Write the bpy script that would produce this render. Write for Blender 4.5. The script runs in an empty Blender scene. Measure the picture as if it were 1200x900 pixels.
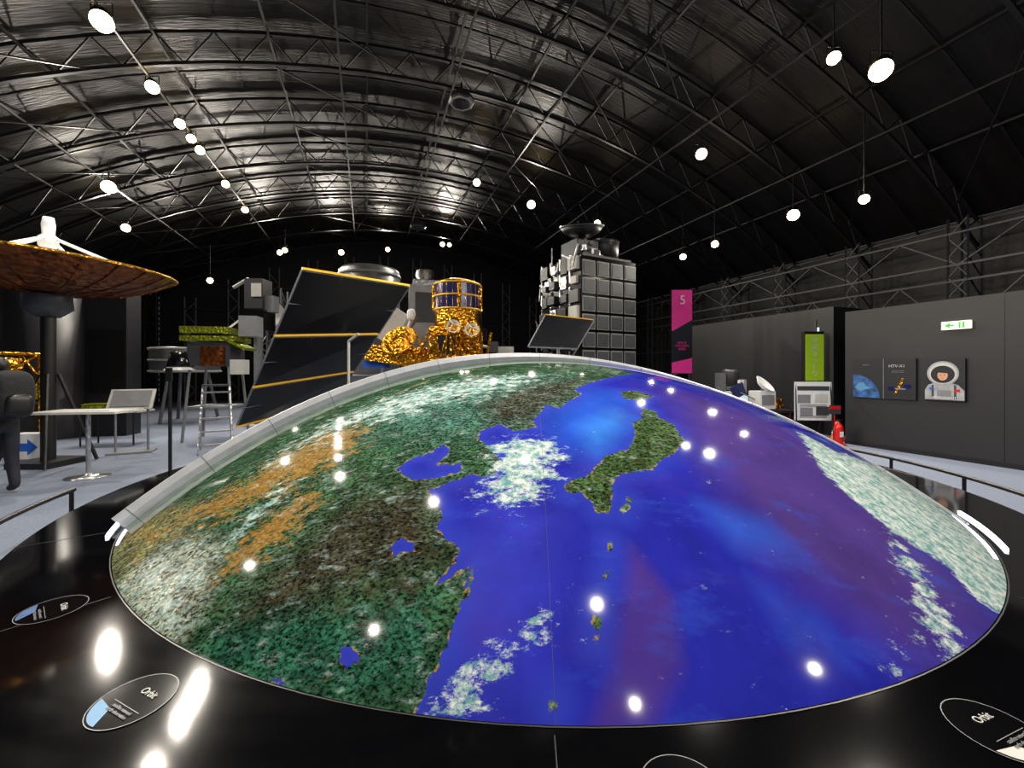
import bpy, bmesh, math, random
import numpy as np
from mathutils import Vector, Matrix, Euler
random.seed(4)
S=bpy.context.scene
COL=S.collection
HA=math.radians(19.5)
def lin(r,g,b,a=1.0):
    f=lambda c:(c/255/12.92) if c/255<=0.04045 else ((c/255+0.055)/1.055)**2.4
    return (f(r),f(g),f(b),a)
# ---------------- materials ----------------
MATS={}
def mat(name,rgb=(128,128,128),rough=.5,metal=0,emis=None,es=0,noise=0,nscale=8,bump=0,bscale=20,spec=.5,vor=False,alpha=1,stretch=None):
    if name in MATS: return MATS[name]
    m=bpy.data.materials.new(name); m.use_nodes=True
    nt=m.node_tree; P=nt.nodes['Principled BSDF']
    P.inputs['Base Color'].default_value=lin(*rgb); P.inputs['Roughness'].default_value=rough
    P.inputs['Metallic'].default_value=metal; P.inputs['Specular IOR Level'].default_value=spec
    if alpha<1: P.inputs['Alpha'].default_value=alpha
    if emis: P.inputs['Emission Color'].default_value=lin(*emis); P.inputs['Emission Strength'].default_value=es
    tc=nt.nodes.new('ShaderNodeTexCoord'); src=tc.outputs['Object']
    if stretch:
        mp=nt.nodes.new('ShaderNodeMapping'); mp.inputs['Scale'].default_value=stretch
        nt.links.new(src,mp.inputs[0]); src=mp.outputs[0]
    n=nt.nodes.new('ShaderNodeTexNoise'); n.inputs['Scale'].default_value=nscale; n.inputs['Detail'].default_value=5
    nt.links.new(src,n.inputs['Vector'])
    nz=noise if noise else .08
    cr=nt.nodes.new('ShaderNodeMapRange'); cr.inputs[1].default_value=.3; cr.inputs[2].default_value=.7
    cr.inputs[3].default_value=1-nz; cr.inputs[4].default_value=1+nz
    nt.links.new(n.outputs[0],cr.inputs[0])
    mx=nt.nodes.new('ShaderNodeVectorMath'); mx.operation='SCALE'; mx.inputs[0].default_value=lin(*rgb)[:3]
    nt.links.new(cr.outputs[0],mx.inputs['Scale']); nt.links.new(mx.outputs[0],P.inputs['Base Color'])
    if bump:
        if vor:
            b=nt.nodes.new('ShaderNodeTexVoronoi'); b.inputs['Scale'].default_value=bscale; o=b.outputs['Distance']
        else:
            b=nt.nodes.new('ShaderNodeTexNoise'); b.inputs['Scale'].default_value=bscale; o=b.outputs[0]
        nt.links.new(src,b.inputs['Vector'])
        bp=nt.nodes.new('ShaderNodeBump'); bp.inputs['Strength'].default_value=bump; bp.inputs['Distance'].default_value=.05
        nt.links.new(o,bp.inputs['Height']); nt.links.new(bp.outputs[0],P.inputs['Normal'])
    MATS[name]=m; return m
mat('truss_grey',(40,39,41),.4,.3)
mat('wall_lattice',(54,54,58),.4,.3)
mat('ceiling_sheet',(25,23,24),.45,0,noise=.3,nscale=1.2,bump=.3,bscale=6,stretch=(.3,4,1))
mat('wall_black',(26,26,30),.6,0,noise=.15,nscale=2)
mat('panel_black',(27,27,31),.5,0,noise=.1,nscale=1)
mat('panel_gloss',(32,32,38),.35,0)
mat('base_black',(5,5,7),.07,0,noise=.1)
mat('groove',(40,40,42),.4)
mat('rim_metal',(190,193,200),.35,.25,noise=.1)
mat('white',(215,216,218),.4)
mat('offwhite',(185,185,180),.5)
mat('suit',(150,152,158),.5,noise=.2,nscale=12)
mat('grey',(120,122,126),.4)
mat('dgrey',(55,57,61),.4)
mat('silver',(190,190,192),.28,.9,bump=.3,bscale=12,vor=True)
mat('drum_silver',(130,130,130),.35,.6,noise=.15,nscale=3)
mat('black',(14,14,16),.4)
mat('blackgloss',(10,10,12),.15)
mat('gold',(215,150,40),.25,1,bump=.8,bscale=14,vor=True,noise=.3)
mat('copper',(120,64,28),.33,.85,bump=.7,bscale=9,vor=True,noise=.4,nscale=4)
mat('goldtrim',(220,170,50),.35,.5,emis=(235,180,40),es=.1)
mat('greenfoil',(140,150,35),.3,.7,bump=.6,bscale=16,vor=True)
mat('cells_blue',(22,30,85),.2,.1,noise=.2,nscale=10)
mat('cells_black',(20,21,26),.3,0,noise=.2,nscale=6)
mat('cell_line',(110,114,122),.4,.3)
mat('tile',(62,64,68),.35,.3,noise=.25)
mat('tileframe',(120,122,122),.4,.2)
mat('magenta',(205,30,130),.5,emis=(205,30,130),es=.12)
mat('green',(130,160,30),.5,emis=(140,170,30),es=.35)
mat('signgreen',(60,170,60),.5,emis=(60,170,60),es=.5)
mat('lit_white',(240,240,225),.5,emis=(240,240,200),es=.8)
mat('lit_screen',(190,215,225),.5,emis=(190,215,225),es=.7)
mat('led',(255,255,255),.5,emis=(235,240,255),es=5)
mat('bulb',(255,240,200),.5,emis=(255,222,160),es=16)
mat('red',(200,20,20),.3)
mat('blue',(30,90,190),.5)
mat('skyblue',(80,135,180),.5)
mat('posterdark',(14,15,24),.5,noise=.3,nscale=6)
mat('plaqueblack',(7,7,9),.09)
mat('posterblue',(40,85,140),.4,noise=.7,nscale=9)
mat('skin',(200,150,120),.5)
mat('hair',(20,16,14),.5)
mat('jacket',(20,21,25),.8,bump=.3,bscale=10)
mat('pants',(26,29,40),.8)
mat('shoe',(30,30,32),.6)
mat('teal',(60,140,120),.5)
mat('orange',(220,90,30),.5)
mat('carpet',(108,117,136),.85,0,noise=.16,nscale=30,bump=.15,bscale=120)
# ---------------- mesh builder ----------------
class MB:
    def __init__(s): s.v=[];s.f=[];s.m=[];s.sm=[];s.ml=[]
    def mi(s,m):
        if m not in s.ml: s.ml.append(m)
        return s.ml.index(m)
    def add(s,vs,fs,m,smooth=False):
        o=len(s.v); s.v+= [tuple(v) for v in vs]; k=s.mi(m)
        for f in fs: s.f.append(tuple(i+o for i in f)); s.m.append(k); s.sm.append(smooth)
    def box(s,c,d,m,R=None):
        c=Vector(c); vs=[]
        for z in(-.5,.5):
            for x,y in((-.5,-.5),(.5,-.5),(.5,.5),(-.5,.5)):
                p=Vector((x*d[0],y*d[1],z*d[2]))
                if R: p=R@p
                vs.append(c+p)
        s.add(vs,[(3,2,1,0),(4,5,6,7),(0,1,5,4),(1,2,6,5),(2,3,7,6),(3,0,4,7)],m)
    def beam(s,p,q,r,m,n=4,r2=None,smooth=None):
        p=Vector(p);q=Vector(q);d=(q-p)
        if d.length<1e-6:return
        d.normalize(); a=d.orthogonal().normalized() if abs(d.z)>.99 else d.cross(Vector((0,0,1))).normalized(); b=d.cross(a)
        r2=r if r2 is None else r2; vs=[]
        for P,rr in((p,r),(q,r2)):
            for i in range(n):
                t=2*math.pi*(i+.5)/n; vs.append(P+(a*math.cos(t)+b*math.sin(t))*rr)
        fs=[(i,(i+1)%n,n+(i+1)%n,n+i) for i in range(n)]
        s.add(vs,fs,m,n>6 if smooth is None else smooth)
        s.add(vs,[tuple(range(n-1,-1,-1)),tuple(range(n,2*n))],m)
    def rev(s,prof,m,c=(0,0,0),R=None,n=32,smooth=True,a0=0,a1=2*math.pi):
        c=Vector(c); vs=[];full=abs(a1-a0-2*math.pi)<1e-4; k=n if full else n+1
        for r,z in prof:
            for i in range(k):
                t=a0+(a1-a0)*i/n; p=Vector((r*math.cos(t),r*math.sin(t),z))
                if R: p=R@p
                vs.append(c+p)
        fs=[]
        for j in range(len(prof)-1):
            for i in range(n):
                i2=(i+1)%k; fs.append((j*k+i,j*k+i2,(j+1)*k+i2,(j+1)*k+i))
        s.add(vs,fs,m,smooth)
    def poly(s,pts,m): s.add(pts,[tuple(range(len(pts)))],m)
    def disc(s,c,r,m,y,n=24,sx=1,a0=0,a1=2*math.pi):   # disc in xz plane at given y
        s.poly([(c[0]+sx*r*math.cos(a0+(a1-a0)*i/n),y,c[1]+r*math.sin(a0+(a1-a0)*i/n)) for i in range(n)],m)
    def sell(s,c,d,m,e=.5,n=20,R=None):
        c=Vector(c);vs=[];sg=lambda x,p:math.copysign(abs(x)**p,x)
        for j in range(n+1):
            t=-math.pi/2+math.pi*j/n
            for i in range(n):
                u=2*math.pi*i/n
                p=Vector((d[0]*sg(math.cos(t),e)*sg(math.cos(u),e),d[1]*sg(math.cos(t),e)*sg(math.sin(u),e),d[2]*sg(math.sin(t),e)))
                if R:p=R@p
                vs.append(c+p)
        s.add(vs,[(j*n+i,j*n+(i+1)%n,(j+1)*n+(i+1)%n,(j+1)*n+i) for j in range(n) for i in range(n)],m,True)
    def obj(s,name,loc=(0,0,0),rz=0,parent=None):
        me=bpy.data.meshes.new(name); me.from_pydata(s.v,[],s.f)
        for m in s.ml: me.materials.append(MATS[m])
        me.polygons.foreach_set('material_index',s.m); me.polygons.foreach_set('use_smooth',s.sm); me.update()
        o=bpy.data.objects.new(name,me); COL.objects.link(o); o.location=loc; o.rotation_euler=(0,0,rz)
        if parent: o.parent=parent
        return o
def text(body,size,m,parent,loc,rot=(math.pi/2,0,0),align='CENTER',name='lettering'):
    c=bpy.data.curves.new(name,'FONT'); c.body=body; c.size=size; c.align_x=align; c.extrude=.001
    c.materials.append(MATS[m]); o=bpy.data.objects.new(name,c); COL.objects.link(o); o.parent=parent
    o.location=loc; o.rotation_euler=rot; return o
def empty(name,loc=(0,0,0)):
    e=bpy.data.objects.new(name,None); COL.objects.link(e); e.location=loc; return e
# ---------------- room ----------------
U0,U1,V0,V1=-10.5,14.7,-9.0,27.0
UC=2.1;AR=21.0;AZ=9.8
cz=lambda u:AZ-(AR-math.sqrt(AR*AR-(u-UC)**2))
HV=lambda u,v,z:Vector((math.cos(HA)*u-math.sin(HA)*v,math.sin(HA)*u+math.cos(HA)*v,z))
b=MB(); b.box(((U0+U1)/2,(V0+V1)/2,-.05),(U1-U0+.6,V1-V0+.6,.1),'carpet'); b.obj('floor',rz=HA)
b=MB();n=40;vs=[]
for i in range(n+1):
    u=U0+(U1-U0)*i/n
    for v in(V0,V1): vs.append((u,v,cz(u)))
b.add(vs,[(2*i,2*i+1,2*i+3,2*i+2) for i in range(n)],'ceiling_sheet',True); b.obj('ceiling',rz=HA)
def endwall(name,v):
    b=MB(); pts=[(U0,v,0),(U1,v,0)]+[(U1-(U1-U0)*i/n,v,cz(U1-(U1-U0)*i/n)) for i in range(n+1)]
    b.poly(pts,'wall_black'); return b.obj(name,rz=HA)
endwall('wall_back',V1)
b=MB(); b.box((U0-.06,(V0+V1)/2,cz(U0)/2),(.1,V1-V0,cz(U0)),'wall_black'); b.obj('wall_left',rz=HA)
b=MB(); b.box((U1+.06,(V0+V1)/2,cz(U1)/2),(.1,V1-V0,cz(U1)),'wall_black'); b.obj('wall_right',rz=HA)
# roof trusses
b=MB(); seg=24
ribs=[V0+.8+2.35*i for i in range(15)]
us=[U0+(U1-U0)*i/seg for i in range(seg+1)]
for v in ribs:
    for i in range(seg):
        u,w=us[i],us[i+1]
        b.beam((u,v,cz(u)-.08),(w,v,cz(w)-.08),.05,'truss_grey')
        b.beam((u,v,cz(u)-.75),(w,v,cz(w)-.75),.05,'truss_grey')
        h=(u+w)/2
        b.beam((u,v,cz(u)-.08),(h,v,cz(h)-.75),.02,'truss_grey'); b.beam((h,v,cz(h)-.75),(w,v,cz(w)-.08),.02,'truss_grey')
    if v<V1-3:
        for i in range(seg):
            u,w=us[i],us[i+1]; b.beam((u,v+1.17,cz(u)-.1),(w,v+1.17,cz(w)-.1),.03,'truss_grey')
for i in range(0,seg+1,2):
    u=us[i]
    b.beam((u,V0,cz(u)-.12),(u,V1,cz(u)-.12),.035,'truss_grey')
for u in(-6.9,-4.4,-.6,2.1,4.8,8.3,11):
    b.beam((u,V0,cz(u)-.8),(u,V1,cz(u)-.8),.03,'truss_grey')
for k,v in enumerate(ribs[:-1]):
    for i in range(2,seg-2,6):
        u,w=us[i],us[i+3]
        b.beam((u,v,cz(u)-.75),(w,v+2.35,cz(w)-.75),.02,'truss_grey')
b.obj('roof_truss',rz=HA)
def lattice_wall(name,u,inward):
    b=MB(); H=cz(u)-.3
    for v in ribs:
        for du in(0,.6*inward):
            for dv in(-.18,.18): b.beam((u+du,v+dv,0),(u+du,v+dv,H),.03,'wall_lattice')
        z=0
        while z<H-.5:
            b.beam((u,v-.18,z),(u+.6*inward,v-.18,z+.5),.018,'wall_lattice')
            b.beam((u+.6*inward,v-.18,z),(u+.6*inward,v+.18,z+.5),.018,'wall_lattice')
            b.beam((u+.6*inward,v+.18,z+.5),(u+.6*inward,v-.18,z+.95),.018,'wall_lattice'); z+=.5
    for z in(2.6,3.9,4.3,5.1): b.beam((u+.6*inward,V0,z),(u+.6*inward,V1-.3,z),.035,'wall_lattice')
    for k,v in enumerate(ribs[:-1]):
        for a,c in((2.6,3.9),(4.3,5.1)):
            b.beam((u+.6*inward,v,a),(u+.6*inward,v+1.17,c),.02,'wall_lattice'); b.beam((u+.6*inward,v+1.17,c),(u+.6*inward,v+2.35,a),.02,'wall_lattice')
    b.obj(name,rz=HA)
lattice_wall('wall_truss',U0+.25,1); lattice_wall('wall_truss',U1-.25,-1)
b=MB()
for u in range(-9,15,2):
    H=cz(u)-1
    for du in(-.25,.25): b.beam((u+du,V1-.35,0),(u+du,V1-.35,H),.04,'grey')
    z=0;s=1
    while z<H-.6: b.beam((u-.25*s,V1-.35,z),(u+.25*s,V1-.35,z+.6),.025,'grey'); z+=.6; s=-s
for z in(3.2,5.0,6.4): b.beam((U0+.7,V1-.35,z),(U1-.7,V1-.35,z),.05,'wall_lattice')
b.obj('wall_truss',rz=HA)
b=MB()
for i in range(9):
    u=-5+i*1.5; b.box((u,V1-.5,4.1),(1.1,.06,.7),'cells_blue' if i%2 else 'dgrey'); b.box((u,V1-.46,4.1),(1.2,.04,.8),'grey')
b.obj('wall_picture_row',rz=HA)
# ---------------- ceiling lamps ----------------
lamps=[(-4.4,9.2,7.85,1.5),(-4.4,11,7.85,.8),(-4.4,12.4,7.85,.6),(-4.4,13.1,7.85,.5),(-4.4,13.7,7.85,.6),(-4.4,15.9,7.85,.6),(-4.4,18.2,7.85,.6),
(-6.5,13.9,6.6,1.3),(8.3,4.5,6.85,1.5),(7.9,5.0,7.3,.5),(6.2,15.2,8.35,1.3),(11,8,5.95,1.1),(8.3,8.5,7.4,1),(3.8,14.6,8.6,.8),(4,23,8.8,.8),(4.2,22,8.5,.5),
(1.1,24,8.5,.7),(-1.3,23.8,8.05,1),(-4,22.6,7.45,.7),(-3.6,21.5,7.3,.6),(-6.5,21.4,5.65,.7),(8.2,13.5,7.25,.7),(10.4,10.1,5.7,.5),(10.5,11.6,5.7,.5),(10.3,5.9,5.45,.4),
(-1.5,5.1,8.2,1.5),(-4.5,2,7.85,.7),(2.05,-.2,8.6,1.5),(2.1,-3.2,8.7,.8),(7.8,-2.9,7.0,.8),(2.0,5.6,8.7,1.1),(-7.5,7,6.4,.7),(-7.5,17,6.4,.8)]
for u,v,z,s in lamps:
    p=HV(u,v,z); tgt=Vector((p.x*.45,2.0+p.y*.25,0)); d=(tgt-p).normalized()
    k=.5+.45*min(s,1.4)
    b=MB(); Q=d.to_track_quat('-Z','Y').to_matrix()
    b.rev([(0,.2*k),(.09*k,.2*k),(.13*k,.1*k),(.15*k,-.05*k),(.14*k,-.05*k),(.12*k,0)],'black',R=Q,n=20)
    b.rev([(.14*k,-.04*k),(.145*k,-.1*k),(.11*k,-.19*k),(.05*k,-.24*k),(0,-.25*k)],'bulb',R=Q,n=20)
    top=cz(u)-.75-z
    b.beam((0,0,.1),(0,0,max(.15,top)),.015,'black',6)
    b.beam((-.17*k,0,.02),(-.17*k,0,.24*k),.012,'black'); b.beam((.17*k,0,.02),(.17*k,0,.24*k),.012,'black'); b.beam((-.17*k,0,.24*k),(.17*k,0,.24*k),.012,'black')
    o=b.obj('ceiling_spotlight',p)
    L=bpy.data.lights.new('lamp','SPOT'); L.energy=640*s; L.spot_size=math.radians(150); L.spot_blend=.7; L.shadow_soft_size=.055; L.color=(1,.92,.8)
    lo=bpy.data.objects.new('lamp',L); COL.objects.link(lo); lo.parent=o; lo.location=d*(.29*k); lo.rotation_euler=d.to_track_quat('-Z','Y').to_euler()
def speaker(p):
    b=MB(); b.rev([(.05,.18),(.28,.16),(.34,0),(.30,-.04),(.26,-.02),(.1,.08),(0,.08)],'dgrey',n=8,smooth=False)
    b.rev([(.30,-.05),(.24,-.05)],'grey',n=8,smooth=False); b.beam((0,0,.1),(0,0,.5),.03,'black'); b.obj('ceiling_speaker',p)
speaker((-1.3,10.5,8.55)); speaker((-3.9,17,7.65))
# ---------------- earth dome ----------------
SC=Vector((.3,5.7,-4.91)); R=6.73; BZ=.35
globe=empty('earth_globe_exhibit',(.3,5.7,0))
# map outlines in dome plan coordinates (centimetres from the dome axis)
MAP='''land 105,-123 52,-178 25,-206 30,-217 7,-245 -3,-242 -14,-263 -13,-272 -27,-277 -39,-267 -52,-273 -54,-283 -44,-293 -38,-306 -41,-316 -48,-319 -57,-315 -60,-318 -74,-322 -81,-324 -73,-334 -68,-342 -70,-349 -62,-357 -56,-362 -59,-367 -66,-375 -59,-373 -50,-369 -52,-378 -54,-386 -57,-396 -60,-403 -64,-408 -66,-415 -69,-440 -200,-470 -460,-300 -460,0 -200,-20 60,-60;
bohai -105,-302 -99,-295 -85,-291 -78,-284 -71,-292 -79,-304 -62,-306 -63,-313 -80,-316 -94,-313;
lake1 -94,-355 -89,-352 -81,-355 -81,-359 -87,-359 -91,-360; lake2 -104,-393 -99,-393 -95,-397 -98,-400 -102,-397; lake3 -131,-398 -126,-399 -123,-402 -128,-401;
japan 76,-235 86,-238 85,-249 94,-257 93,-278 79,-294 66,-303 59,-311 47,-314 37,-317 29,-326 28,-336 23,-345 17,-344 15,-338 10,-332 2,-332 0,-328 7,-323 17,-319 23,-311 33,-301 48,-294 58,-278 60,-264 70,-253;
hokk 66,-205 83,-197 97,-206 79,-221 66,-220; i1 37,-334 39,-336 31,-345 30,-343; i2 19,-359 22,-359 20,-364 18,-364; i3 16,-372 18,-372 16,-375 14,-375; i4 6,-390 9,-391 7,-394 5,-393; i5 -15,-414 -13,-414 -14,-416 -16,-416; i6 5,-396 7,-396 6,-398 4,-398; i8 -53,-381 -51,-378 -50,-370 -48,-369 -49,-375 -51,-382;
och1 -147,-240 -177,-217 -205,-235 -228,-263 -263,-268 -276,-282 -228,-306 -199,-300 -172,-296 -150,-281 -141,-266; och2 -166,-299 -183,-317 -192,-335 -190,-351 -173,-349 -159,-341 -148,-318; och3 -334,-260 -310,-250 -263,-276 -256,-299 -270,-314;
dark -133,-322 -83,-314 -67,-350 -56,-364 -79,-372 -111,-374 -137,-379 -165,-379 -161,-361 -148,-344; teal -172,-375 -139,-376 -100,-382 -66,-380 -64,-407 -97,-410 -136,-400 -176,-385; snow -258,-309 -234,-313 -204,-331 -194,-352 -193,-369 -220,-358 -264,-326;
top -159,-183 -63,-172 38,-163 12,-233 -30,-268 -79,-279 -134,-257; dtop -58,-235 -14,-194 45,-171 20,-224 -17,-266 -43,-267; soj -4,-254 47,-201 78,-213 62,-266 25,-307 -1,-291;
purp 119,-173 211,-185 224,-265 223,-360 152,-395 130,-377 106,-353 102,-317 97,-279; wedge 31,-361 44,-382 39,-404 20,-421 -2,-422 11,-405 21,-383;
lt1 79,-333 116,-337 123,-354 86,-356; lt2 86,-371 112,-381 114,-397 90,-395; lt3 20,-271 52,-243 62,-255 26,-299; csea -62,-416 -54,-360 -30,-333 -2,-344 -14,-383 -36,-419;
c1 -47,-293 -30,-283 -1,-287 5,-300 -3,-321 -18,-338 -35,-339 -45,-327 -44,-309; c2 -62,-418 -54,-406 -41,-400 -22,-390 -9,-386 -15,-395 -30,-404 -43,-416 -49,-420;
c3 233,-193 249,-217 335,-172 400,-150 357,-230 292,-308 246,-349 225,-347 224,-326 206,-318 197,-297 196,-269; c4 202,-317 204,-336 192,-362 190,-376 165,-390 166,-378 176,-355;
c5 -233,-246 -198,-203 -153,-176 -65,-155 13,-161 -15,-211 -73,-227 -125,-243 -167,-241 -203,-262; c6 -209,-325 -193,-280 -170,-290 -184,-323 -193,-340; c7 -60,-330 -30,-320 -11,-339 -30,-343 -49,-340; c8 131,-392 152,-378 185,-372 152,-385 126,-402'''
POLY={}
for ent in MAP.replace('\n',' ').split(';'):
    t=ent.split()
    if t: POLY[t[0]]=np.array([[float(q) for q in a.split(',')] for a in t[1:]])/100
NR,NS=420,1100
tm=math.asin(4.2/R)
th=np.linspace(0.002,tm,NR); sq=np.linspace(-1,1,NS,endpoint=False); ph=-np.pi/2+np.pi*(.45*sq+.55*sq**3)
TH,PH=np.meshgrid(th,ph,indexing='ij')
X=(R*np.sin(TH)*np.cos(PH)).ravel(); Y=(R*np.sin(TH)*np.sin(PH)).ravel(); Z=(R*np.cos(TH)).ravel()
def sd(name):
    P=POLY[name]; n=len(P); d2=np.full(X.shape,1e9); ins=np.zeros(X.shape,bool)
    for i in range(n):
        a=P[i];c=P[(i+1)%n]; e=c-a; L=e@e
        if L<1e-9: continue
        t=np.clip(((X-a[0])*e[0]+(Y-a[1])*e[1])/L,0,1)
        dx=X-a[0]-t*e[0]; dy=Y-a[1]-t*e[1]; d2=np.minimum(d2,dx*dx+dy*dy)
        if a[1]!=c[1]:
            cond=((a[1]>Y)!=(c[1]>Y))&(X<(c[0]-a[0])*(Y-a[1])/(c[1]-a[1])+a[0]); ins^=cond
    d=np.sqrt(d2); return np.where(ins,d,-d)
land=sd('land')
for k in('bohai','lake1','lake2','lake3'): land=np.minimum(land,-sd(k))
isl=np.full(X.shape,-9.)
for k in('japan','hokk','i1','i2','i3','i4','i5','i6','i8'): isl=np.maximum(isl,sd(k))
land2=np.maximum(land,isl)
def w(name,s): return np.clip(.5+sd(name)/(2*s),0,1)[:,None]
def blend(c,layers):
    out=np.tile(np.array(lin(*c)[:3]),(len(X),1))
    for nme,cc,s in layers:
        k=w(nme,s); out=out*(1-k)+np.array(lin(*cc)[:3])*k
    return out
landc=blend((46,76,52),[('top',(60,98,86),.2),('dtop',(58,62,52),.12),('och3',(128,124,82),.15),('dark',(50,50,38),.14),('teal',(34,76,58),.06),('snow',(165,170,155),.12)])
och=np.maximum(np.maximum(w('och1',.22),w('och2',.13)),.55*w('och3',.15))[:,0]
k=np.clip(.5+isl/.03,0,1)[:,None]; landc=landc*(1-k)+np.array(lin(58,80,46)[:3])*k
oceanc=blend((38,42,160),[('csea',(54,58,180),.15),('soj',(42,84,200),.15),('purp',(78,58,132),.22),('wedge',(70,50,138),.04),('lt1',(46,80,185),.09),('lt2',(44,66,180),.06),('lt3',(55,118,210),.1)])  # sea print; its purple areas also hold haze and reflection painted as colour
cl=np.zeros(len(X))
for nme,s,a in(('c1',.13,.95),('c2',.06,.85),('c3',.06,1.35),('c4',.08,.8),('c5',.25,.75),('c6',.1,.6),('c7',.1,.6),('c8',.06,.6),('snow',.2,.75)):
    cl=np.maximum(cl,w(nme,s)[:,0]*a)
idx=np.arange(NR*NS).reshape(NR,NS)
A=idx[:-1,:].ravel();B=idx[1:,:].ravel();C=np.roll(idx,-1,1)[1:,:].ravel();D=np.roll(idx,-1,1)[:-1,:].ravel()
F=np.stack([A,B,C,D],1)
nx=(Vector((0,0,1.65))-SC).normalized(); nx=(Matrix.Rotation(math.radians(3.0),3,'Y')@nx).normalized()
CA=math.radians(36.0)
dot=(X*nx.x+Y*nx.y+Z*nx.z)/R
keep=dot[F].min(1)>math.cos(CA+.003)
F=F[keep]
me=bpy.data.meshes.new('globe_surface')
V=np.stack([X,Y,Z+SC.z],1)
me.vertices.add(len(V)); me.vertices.foreach_set('co',V.ravel())
me.loops.add(F.size); me.loops.foreach_set('vertex_index',F.ravel().astype(np.int32))
me.polygons.add(len(F)); me.polygons.foreach_set('loop_start',(np.arange(len(F))*4).astype(np.int32)); me.polygons.foreach_set('loop_total',np.full(len(F),4,np.int32))
me.update(calc_edges=True); me.validate()
me.polygons.foreach_set('use_smooth',np.ones(len(me.polygons),bool))
def attr(n,t,d):
    a=me.attributes.new(n,t,'POINT'); a.data.foreach_set('color' if t=='FLOAT_COLOR' else 'value',d.astype(np.float32).ravel())
attr('landcol','FLOAT_COLOR',np.concatenate([landc,np.ones((len(X),1))],1))
attr('seacol','FLOAT_COLOR',np.concatenate([oceanc,np.ones((len(X),1))],1))
attr('land','FLOAT',land2); attr('cloud','FLOAT',cl); attr('ochre','FLOAT',och)
m=bpy.data.materials.new('globe_print'); m.use_nodes=True; nt=m.node_tree; P=nt.nodes['Principled BSDF']
P.inputs['Roughness'].default_value=.05; P.inputs['Specular IOR Level'].default_value=.4
nn=nt.nodes; lk=nt.links.new
tc=nn.new('ShaderNodeTexCoord')
def at(n): a=nn.new('ShaderNodeAttribute'); a.attribute_name=n; return a
def noise(sc,det=8,ro=.6,stretch=None,rot=0):
    n=nn.new('ShaderNodeTexNoise'); n.inputs['Scale'].default_value=sc; n.inputs['Detail'].default_value=det; n.inputs['Roughness'].default_value=ro
    if stretch:
        mp=nn.new('ShaderNodeMapping'); mp.inputs['Scale'].default_value=stretch; mp.inputs['Rotation'].default_value=(0,0,rot); lk(tc.outputs['Object'],mp.inputs[0]); lk(mp.outputs[0],n.inputs['Vector'])
    else: lk(tc.outputs['Object'],n.inputs['Vector'])
    return n.outputs[0]
def mth(op,a,b_=0,c_=None):
    x=nn.new('ShaderNodeMath'); x.operation=op
    for i,q in enumerate((a,b_,c_)):
        if q is None: continue
        if isinstance(q,(int,float)): x.inputs[i].default_value=q
        else: lk(q,x.inputs[i])
    return x.outputs[0]
def mr(v,a,b_,c_=0,d_=1):
    x=nn.new('ShaderNodeMapRange'); lk(v,x.inputs[0])
    for i,q in enumerate((a,b_,c_,d_)): x.inputs[i+1].default_value=q
    return x.outputs[0]
def mix(f,a,b_,t='MIX'):
    x=nn.new('ShaderNodeMix'); x.data_type='RGBA'; x.blend_type=t
    if isinstance(f,(int,float)): x.inputs[0].default_value=f
    else: lk(f,x.inputs[0])
    for i,q in((6,a),(7,b_)):
        if isinstance(q,tuple): x.inputs[i].default_value=q
        else: lk(q,x.inputs[i])
    return x.outputs[2]
def scale(c,f):
    x=nn.new('ShaderNodeVectorMath'); x.operation='SCALE'; lk(c,x.inputs[0]); lk(f,x.inputs['Scale']); return x.outputs[0]
L=at('land').outputs['Fac']; Cc=at('cloud').outputs['Fac']
nco=noise(18,8,.7)
Lp=mth('ADD',L,mr(nco,.25,.75,-.02,.02)); lm=mr(Lp,-.003,.003)
n2=noise(42,10,.72,(1,1.6,1),.6); n3=noise(6,7,.65)
lt=mth('MULTIPLY',mr(n2,.42,.62,.14,2.7),mr(n3,.35,.65,.5,1.4))
lc=scale(at('landcol').outputs['Color'],lt)
lc=mix(mth('MULTIPLY',mr(noise(11,9,.7),.52,.6),.6),lc,scale(at('landcol').outputs['Color'],mr(n2,.4,.6,.1,.8)))
lc=mix(mth('MULTIPLY',mr(noise(9,9,.7,(1,1.4,1),1.1),.55,.62),.4),lc,lin(72,58,44))
om=mr(mth('ADD',at('ochre').outputs['Fac'],mr(noise(10,11,.75,(1,1.8,1),.5),.3,.7,-.75,.75)),.5,.8)
lc=mix(mth('MULTIPLY',om,.85),lc,mix(mr(n2,.4,.6),lin(112,84,44),lin(182,142,70)))
edge=mth('MULTIPLY',mr(mth('ABSOLUTE',Lp),0,.012,1,0),mr(noise(30,4,.6),.5,.58))
sea=scale(at('seacol').outputs['Color'],mr(noise(2.5,9,.62),.3,.7,.78,1.22))
sea=mix(mth('MULTIPLY',mr(noise(2.2,10,.7,(1,2.5,1),.7),.54,.66),.4),sea,lin(50,84,196))
sea=mix(mth('MULTIPLY',mr(noise(1.6,6,.6,(1,1.6,1),.3),.52,.66),.35),sea,lin(72,48,138))
shelf=mr(L,-.12,0,0,.4); sea=mix(shelf,sea,lin(60,80,200))
c=mix(lm,sea,lc); c=mix(mth('MULTIPLY',edge,mth('MULTIPLY',lm,.8)),c,lin(200,165,70))
cn=noise(9,15,.78,(1,2.0,1),-.75)
cf=mth('ADD',Cc,mr(cn,.25,.75,-.9,.9)); cm=mr(cf,.48,.8)
wis=mth('MULTIPLY',mr(noise(8,15,.8,(1,2.6,1),.5),.54,.66),mth('MULTIPLY',lm,.62))
wisea=mth('MULTIPLY',mr(noise(7,12,.78,(1,2.5,1),.6),.63,.75),.55)
cm=mth('MAXIMUM',mth('MAXIMUM',cm,wis),wisea)
cc_=mix(mr(noise(22,8,.75),.42,.58),lin(105,160,158),lin(220,228,224))
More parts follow.
